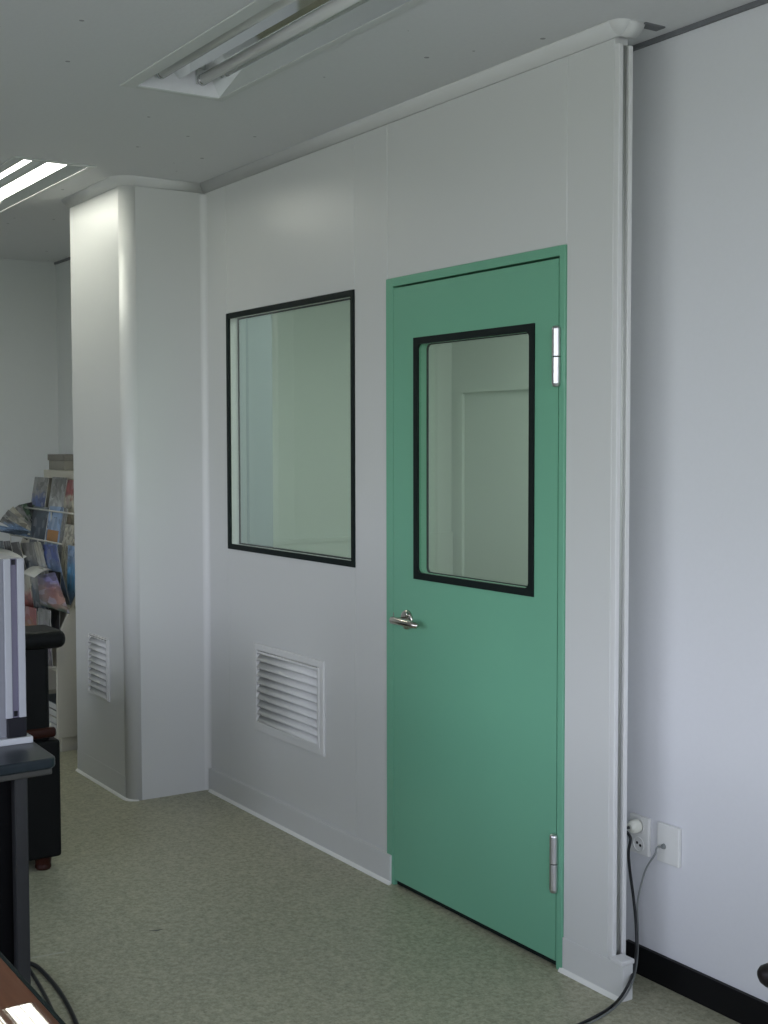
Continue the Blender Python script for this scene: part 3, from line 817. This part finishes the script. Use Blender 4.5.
def sheet(T, w, h, th, name, m, t, bow=.004, front=0):
    vs = []; fs = []; n = 6
    for i in range(n+1):
        for j in range(2):
            for kk in range(2):
                vs.append((-w/2+w*j, front + (0 if kk == 0 else th) - bow*math.sin(PI*i/n), h*i/n))
    for i in range(n):
        o = i*4
        fs += [(o, o+2, o+6, o+4), (o+1, o+5, o+7, o+3), (o, o+4, o+5, o+1), (o+2, o+3, o+7, o+6)]
    fs += [(0, 1, 3, 2), (n*4, n*4+2, n*4+3, n*4+1)]
    return MB().add(vs, fs, T=T).build(name, m, t)
def magazine(label, tier, pl, pr_, ptop, th=.007, cols=None, tilt=0, off=0, fwd=0, band=.45, name='magazine', cat='magazine', h=None, extra=None):
    """stands in a tray; pl/pr_/ptop: where the photo shows its edges, read on the tray's own plane"""
    zb = TIERS[tier]; y = ys(zb)+.030-off
    ym = y + .2*math.tan(TILT-fwd)
    a = at(pl, ptop, 1, ym); b = at(pr_, ptop, 1, ym)
    w = abs(b.x-a.x); x = (a.x+b.x)/2
    hh = h or (a.z-zb)/math.cos(TILT-fwd)
    base = Vector((x, y, zb))
    t = thing(name, label, cat, base, group=GM)
    R_ = Matrix.Translation(base) @ Matrix.Rotation(-(TILT-fwd), 4, 'X') @ Matrix.Rotation(tilt, 4, 'Y')
    sheet(R_, w, hh, .0012, 'cover', cover_mat('cover', *cols, band=band, seed=random.random()*9), t, front=-th)
    sheet(R_, w-.005, hh-.004, th-.0016, 'pages', M_page, t, front=-th+.0014)
    if extra: sheet(R_ @ Matrix.Translation((0, 0, hh*extra[1])), w*.8, hh*extra[2], .0006, 'cover_band', extra[0], t, front=-th-.0045, bow=0)
    return t
dkb, blu, lbl, gry, crm, red, org, grn, blk, wht = (.045,.065,.085), (.045,.085,.25), (.22,.33,.50), (.19,.19,.175), (.42,.40,.31), (.24,.05,.045), (.36,.17,.04), (.06,.11,.06), (.02,.02,.022), (.46,.47,.46)
M_org = mat('orange_print', org, rough=.4)
magazine('grey-topped magazine with a blue cover, left of the pair on the top tier', 0, 33.5, 47, 477, cols=(gry, blu, blu), band=.5)
magazine('grey-topped magazine with a pale patch, right of the pair on the top tier', 0, 51, 65, 477, cols=(gry, wht, dkb), band=.4)
magazine('cream magazine with a red top corner, at the right end of the top tier', 0, 66.5, 80, 480, cols=(red, crm, crm), band=.55)
magazine('dark slate-blue magazine in the second tier', 1, 33, 47.5, 506, cols=(dkb, dkb, gry))
magazine('light blue magazine with an orange band in the second tier', 1, 48.5, 62, 506, cols=(lbl, lbl, blu), extra=(M_org, .40, .20))
magazine('narrow dark leaflet right of the light blue magazine in the second tier', 1, 62.6, 65.8, 508, cols=(gry, gry, dkb))
magazine('short cream brochure at the right end of the second tier', 1, 66.4, 75, 524, cols=(crm, crm, wht))
# open brochures splayed out sideways beside the second tier
fan = [(31, 505, grn, dkb, 'dark green', 'most upright'), (25, 503.5, blk, gry, 'black', 'second from upright'), (20, 505.5, grn, blk, 'olive', 'third from upright'), (14, 508, gry, grn, 'grey', 'fourth from upright'),
       (8, 511, crm, gry, 'cream', 'fifth from upright'), (4, 515, gry, crm, 'pale', 'sixth from upright'), (1, 519, gry, lbl, 'pale blue', 'second lowest'), (-3, 528, lbl, dkb, 'blue', 'lowest')]
for i, (px, py, a, b, nm, pos) in enumerate(fan):
    xq = -2.125+.010*i
    p0 = at(33-.4*i, 536-.2*i, 0, xq); tip = at(px, py, 0, xq)
    t = thing('brochure', '%s brochure, %s in the splayed fan left in the second tier' % (nm, pos), 'brochure', p0, group=GM)
    z_ = (tip-p0).normalized(); x_ = Vector((1, -.15, 0)); y_ = z_.cross(x_).normalized(); x_ = y_.cross(z_)
    T = Matrix((y_, -x_, z_)).transposed().to_4x4(); T.translation = p0
    L_ = (tip-p0).length
    n_ = sheet(T, .075 if i < 6 else .035, L_, .0012, 'cover', cover_mat('cover', a, b, a, band=.4, seed=i*1.3), t, bow=.0015, front=-.003)
    sheet(T, .070 if i < 6 else .031, L_-.003, .0014, 'pages', M_page, t, bow=.0015, front=-.0016)
# third tier: limp brochures nodding forward
for pl, pr_, pt, c, tl, fw_, of, lb in [
      (-1, 7, 540, (dkb, gry, blk), -.10, .34, .0, 'dark grey brochure nodding forward at the left of the third tier'),
      (8, 15, 540, (blk, red, blk), -.10, .36, .004, 'black and red brochure nodding forward in the third tier'),
      (16, 25, 541, (blk, blk, gry), -.10, .38, .008, 'black brochure nodding forward in the third tier'),
      (25.5, 39, 541, (gry, dkb, grn), -.08, .34, .0, 'grey-green magazine nodding forward in the third tier'),
      (40, 47, 541, (crm, wht, crm), -.08, .36, .005, 'cream brochure nodding forward in the third tier'),
      (48, 62, 543, ((.04,.08,.30), lbl, gry), -.05, .34, .0, 'bright blue magazine nodding forward in the third tier'),
      (63, 66.6, 541, (crm, crm, wht), 0, .14, .0, 'narrow cream leaflet in the third tier')]:
    magazine(lb, 2, pl, pr_, pt, .004, cols=c, tilt=tl, fwd=fw_, off=of)
magazine('sky blue leaflet at the right end of the third tier', 2, 68.5, 76, 545, .004, cols=(lbl, (.12,.36,.60), lbl), fwd=.12)
for pl, pr_, pt, c, tl, fw_, lb in [
      (21, 33, 568, (crm, red, gry), -.05, .25, 'cream and red leaflet in the fourth tier'),
      (34, 48, 566, (gry, dkb, gry), -.05, .25, 'grey-green magazine in the fourth tier'),
      (49, 61, 570, (blk, blk, dkb), -.02, .10, 'black magazine behind the curling page in the fourth tier')]:
    magazine(lb, 3, pl, pr_, pt, .004, cols=c, tilt=tl, fwd=fw_)
for pl, pr_, pt, c, tl, fw_, lb in [
      (18, 38, 603, (red, org, red), -.04, .15, 'red and orange magazine in the lowest tier'),
      (40, 52, 607, (gry, (.17,.14,.19), gry), -.04, .15, 'dull violet-grey magazine in the lowest tier')]:
    magazine(lb, 4, pl, pr_, pt, .005, cols=c, tilt=tl, fwd=fw_)
# magazines flopped forward over the tray lips
def flop(label, quad, m, sag=.0, thick=.004, n=8):
    """quad: corners a,b (root edge) and d,c (tip edge) in the room; sag bows the sheet upward"""
    a, b, c, d = quad
    t = thing('magazine', label, 'magazine', (a+b)/2, group=GM)
    vs = []; fs = []
    for i in range(n+1):
        f = i/n
        for e0, e1 in ((a, d), (b, c)):
            p = e0.lerp(e1, f) + Vector((0, 0, sag*math.sin(PI*f)))
            vs += [p, p + Vector((0, .0012, -thick))]
    for i in range(n):
        o = i*4
        fs += [(o, o+2, o+6, o+4), (o+1, o+5, o+7, o+3), (o, o+4, o+5, o+1), (o+2, o+3, o+7, o+6)]
    fs += [(0, 1, 3, 2), (n*4, n*4+2, n*4+3, n*4+1)]
    MB().add(vs, fs, smooth=True).build('cover', m, t)
    return t
flop('open white magazine drooping forward above the silver tower', (at(0, 548, 2, .935), at(34, 555.5, 2, .920), at(18, 562, 2, .885), at(-18, 557, 2, .900)), M_paperw, .012)
flop('white magazine page curling forward over the fourth tier', (at(52, 569.5, 1, -.30), at(38, 566, 1, -.30), at(22.5, 573, 1, -.42), at(34, 577, 1, -.42)), M_paperw, .012)
flop('violet and red picture magazine sliding out of the rack at the right', (at(37, 575.5, 1, -.345), at(55, 572, 1, -.345), at(69.5, 613, 1, -.362), at(40, 604, 1, -.362)), cover_mat('cover', (.20,.19,.36), (.23,.12,.11), (.05,.08,.05), band=.35, seed=2.2), .0, .006)
# magazines lying on the lower shelf
for i, (x, w, z, c) in enumerate([(-1.18, .27, .096, wht), (-1.19, .28, .131, crm), (-1.17, .26, .166, gry), (-1.18, .27, .201, dkb)]):
    t = thing('magazine', ['white magazine stack lying at the bottom of the rack', 'cream magazine stack above the bottom white one', 'grey magazine stack third from the bottom of the rack', 'dark magazine stack topmost on the lower shelf'][i], 'magazine', (x, -.2, z), group='magazines lying on the bottom shelf')
    MB().box(x-w/2, x+w/2, -.32, -.12, z, z+.030).build('pages', M_page, t)
    MB().box(x-w/2-.002, x+w/2+.002, -.324, -.12, z+.030, z+.033).build('cover', mat('flat_cover', c, rough=.4), t)
# carton on top of the rack
bx0, bx1 = at(47.5, 462, 1, .03).x, at(64, 462, 1, .03).x
cb_ = thing('carton', 'small grey cardboard box with a lid on top of the magazine rack', 'box', ((bx0+bx1)/2, .09, RTOP+.001))
box('body', M_box, bx0+.008, bx1-.008, .035, .15, RTOP+.001, 1.420, cb_, .002)
box('lid', M_boxlid, bx0, bx1, .03, .155, 1.412, 1.446, cb_, .002)

# ------------------------------------------------------------------ daylight and added inner fill
w = bpy.data.worlds.new('sky'); sc.world = w; w.use_nodes = True
nt = w.node_tree; bg = nt.nodes['Background']
tc = nt.nodes.new('ShaderNodeTexCoord'); sp = nt.nodes.new('ShaderNodeSeparateXYZ'); nt.links.new(tc.outputs['Generated'], sp.inputs[0])
cr_ = nt.nodes.new('ShaderNodeValToRGB'); e = cr_.color_ramp.elements
mrg = nt.nodes.new('ShaderNodeMapRange'); mrg.inputs['From Min'].default_value = -1; nt.links.new(sp.outputs['Z'], mrg.inputs['Value'])
nt.links.new(mrg.outputs[0], cr_.inputs['Fac'])
e[0].position = .30; e[0].color = (.36, .375, .41, 1); e[1].position = .80; e[1].color = (.58, .68, .95, 1)
q = e.new(.448); q.color = (.36, .38, .40, 1); q = e.new(.460); q.color = (.20, .25, .15, 1); q = e.new(.492); q.color = (.24, .29, .20, 1); q = e.new(.508); q.color = (.82, .86, .955, 1)
nt.links.new(cr_.outputs['Color'], bg.inputs['Color'])
bg.inputs['Strength'].default_value = 6.4
for k, (o0, o1, z0, z1) in enumerate(OP_N + OP_R):
    ld = bpy.data.lights.new('daylight_portal', 'AREA'); ld.shape = 'RECTANGLE'; ld.size = o1-o0; ld.size_y = z1-z0
    ld.cycles.is_portal = True
    lo = bpy.data.objects.new('daylight_portal', ld); COL.objects.link(lo)
    if k < 2: lo.location = ((o0+o1)/2, YN-.13, (z0+z1)/2); lo.rotation_euler = (PI/2, 0, 0)
    else: lo.location = (XR+.13, (o0+o1)/2, (z0+z1)/2); lo.rotation_euler = (PI/2, 0, PI/2)
ld = bpy.data.lights.new('inner_room_fill', 'AREA'); ld.size = 1.2; ld.energy = 27; ld.color = (.93, 1, .95)  # added fill without a visible fitting, brightens the room behind the glass
lo = bpy.data.objects.new('inner_room_fill', ld); COL.objects.link(lo); lo.location = (.9, 1.3, H-.02)

vs_ = sc.view_settings
vs_.view_transform = 'Standard'; vs_.look = 'None'; vs_.gamma = 1; vs_.use_curve_mapping = False
vs_.exposure = 0.0
sc.cycles.use_denoising = True
sc.cycles.max_bounces = 10; sc.cycles.diffuse_bounces = 5; sc.cycles.glossy_bounces = 5; sc.cycles.transparent_max_bounces = 12
sc.cycles.caustics_reflective = True
sc.cycles.sample_clamp_indirect = 4
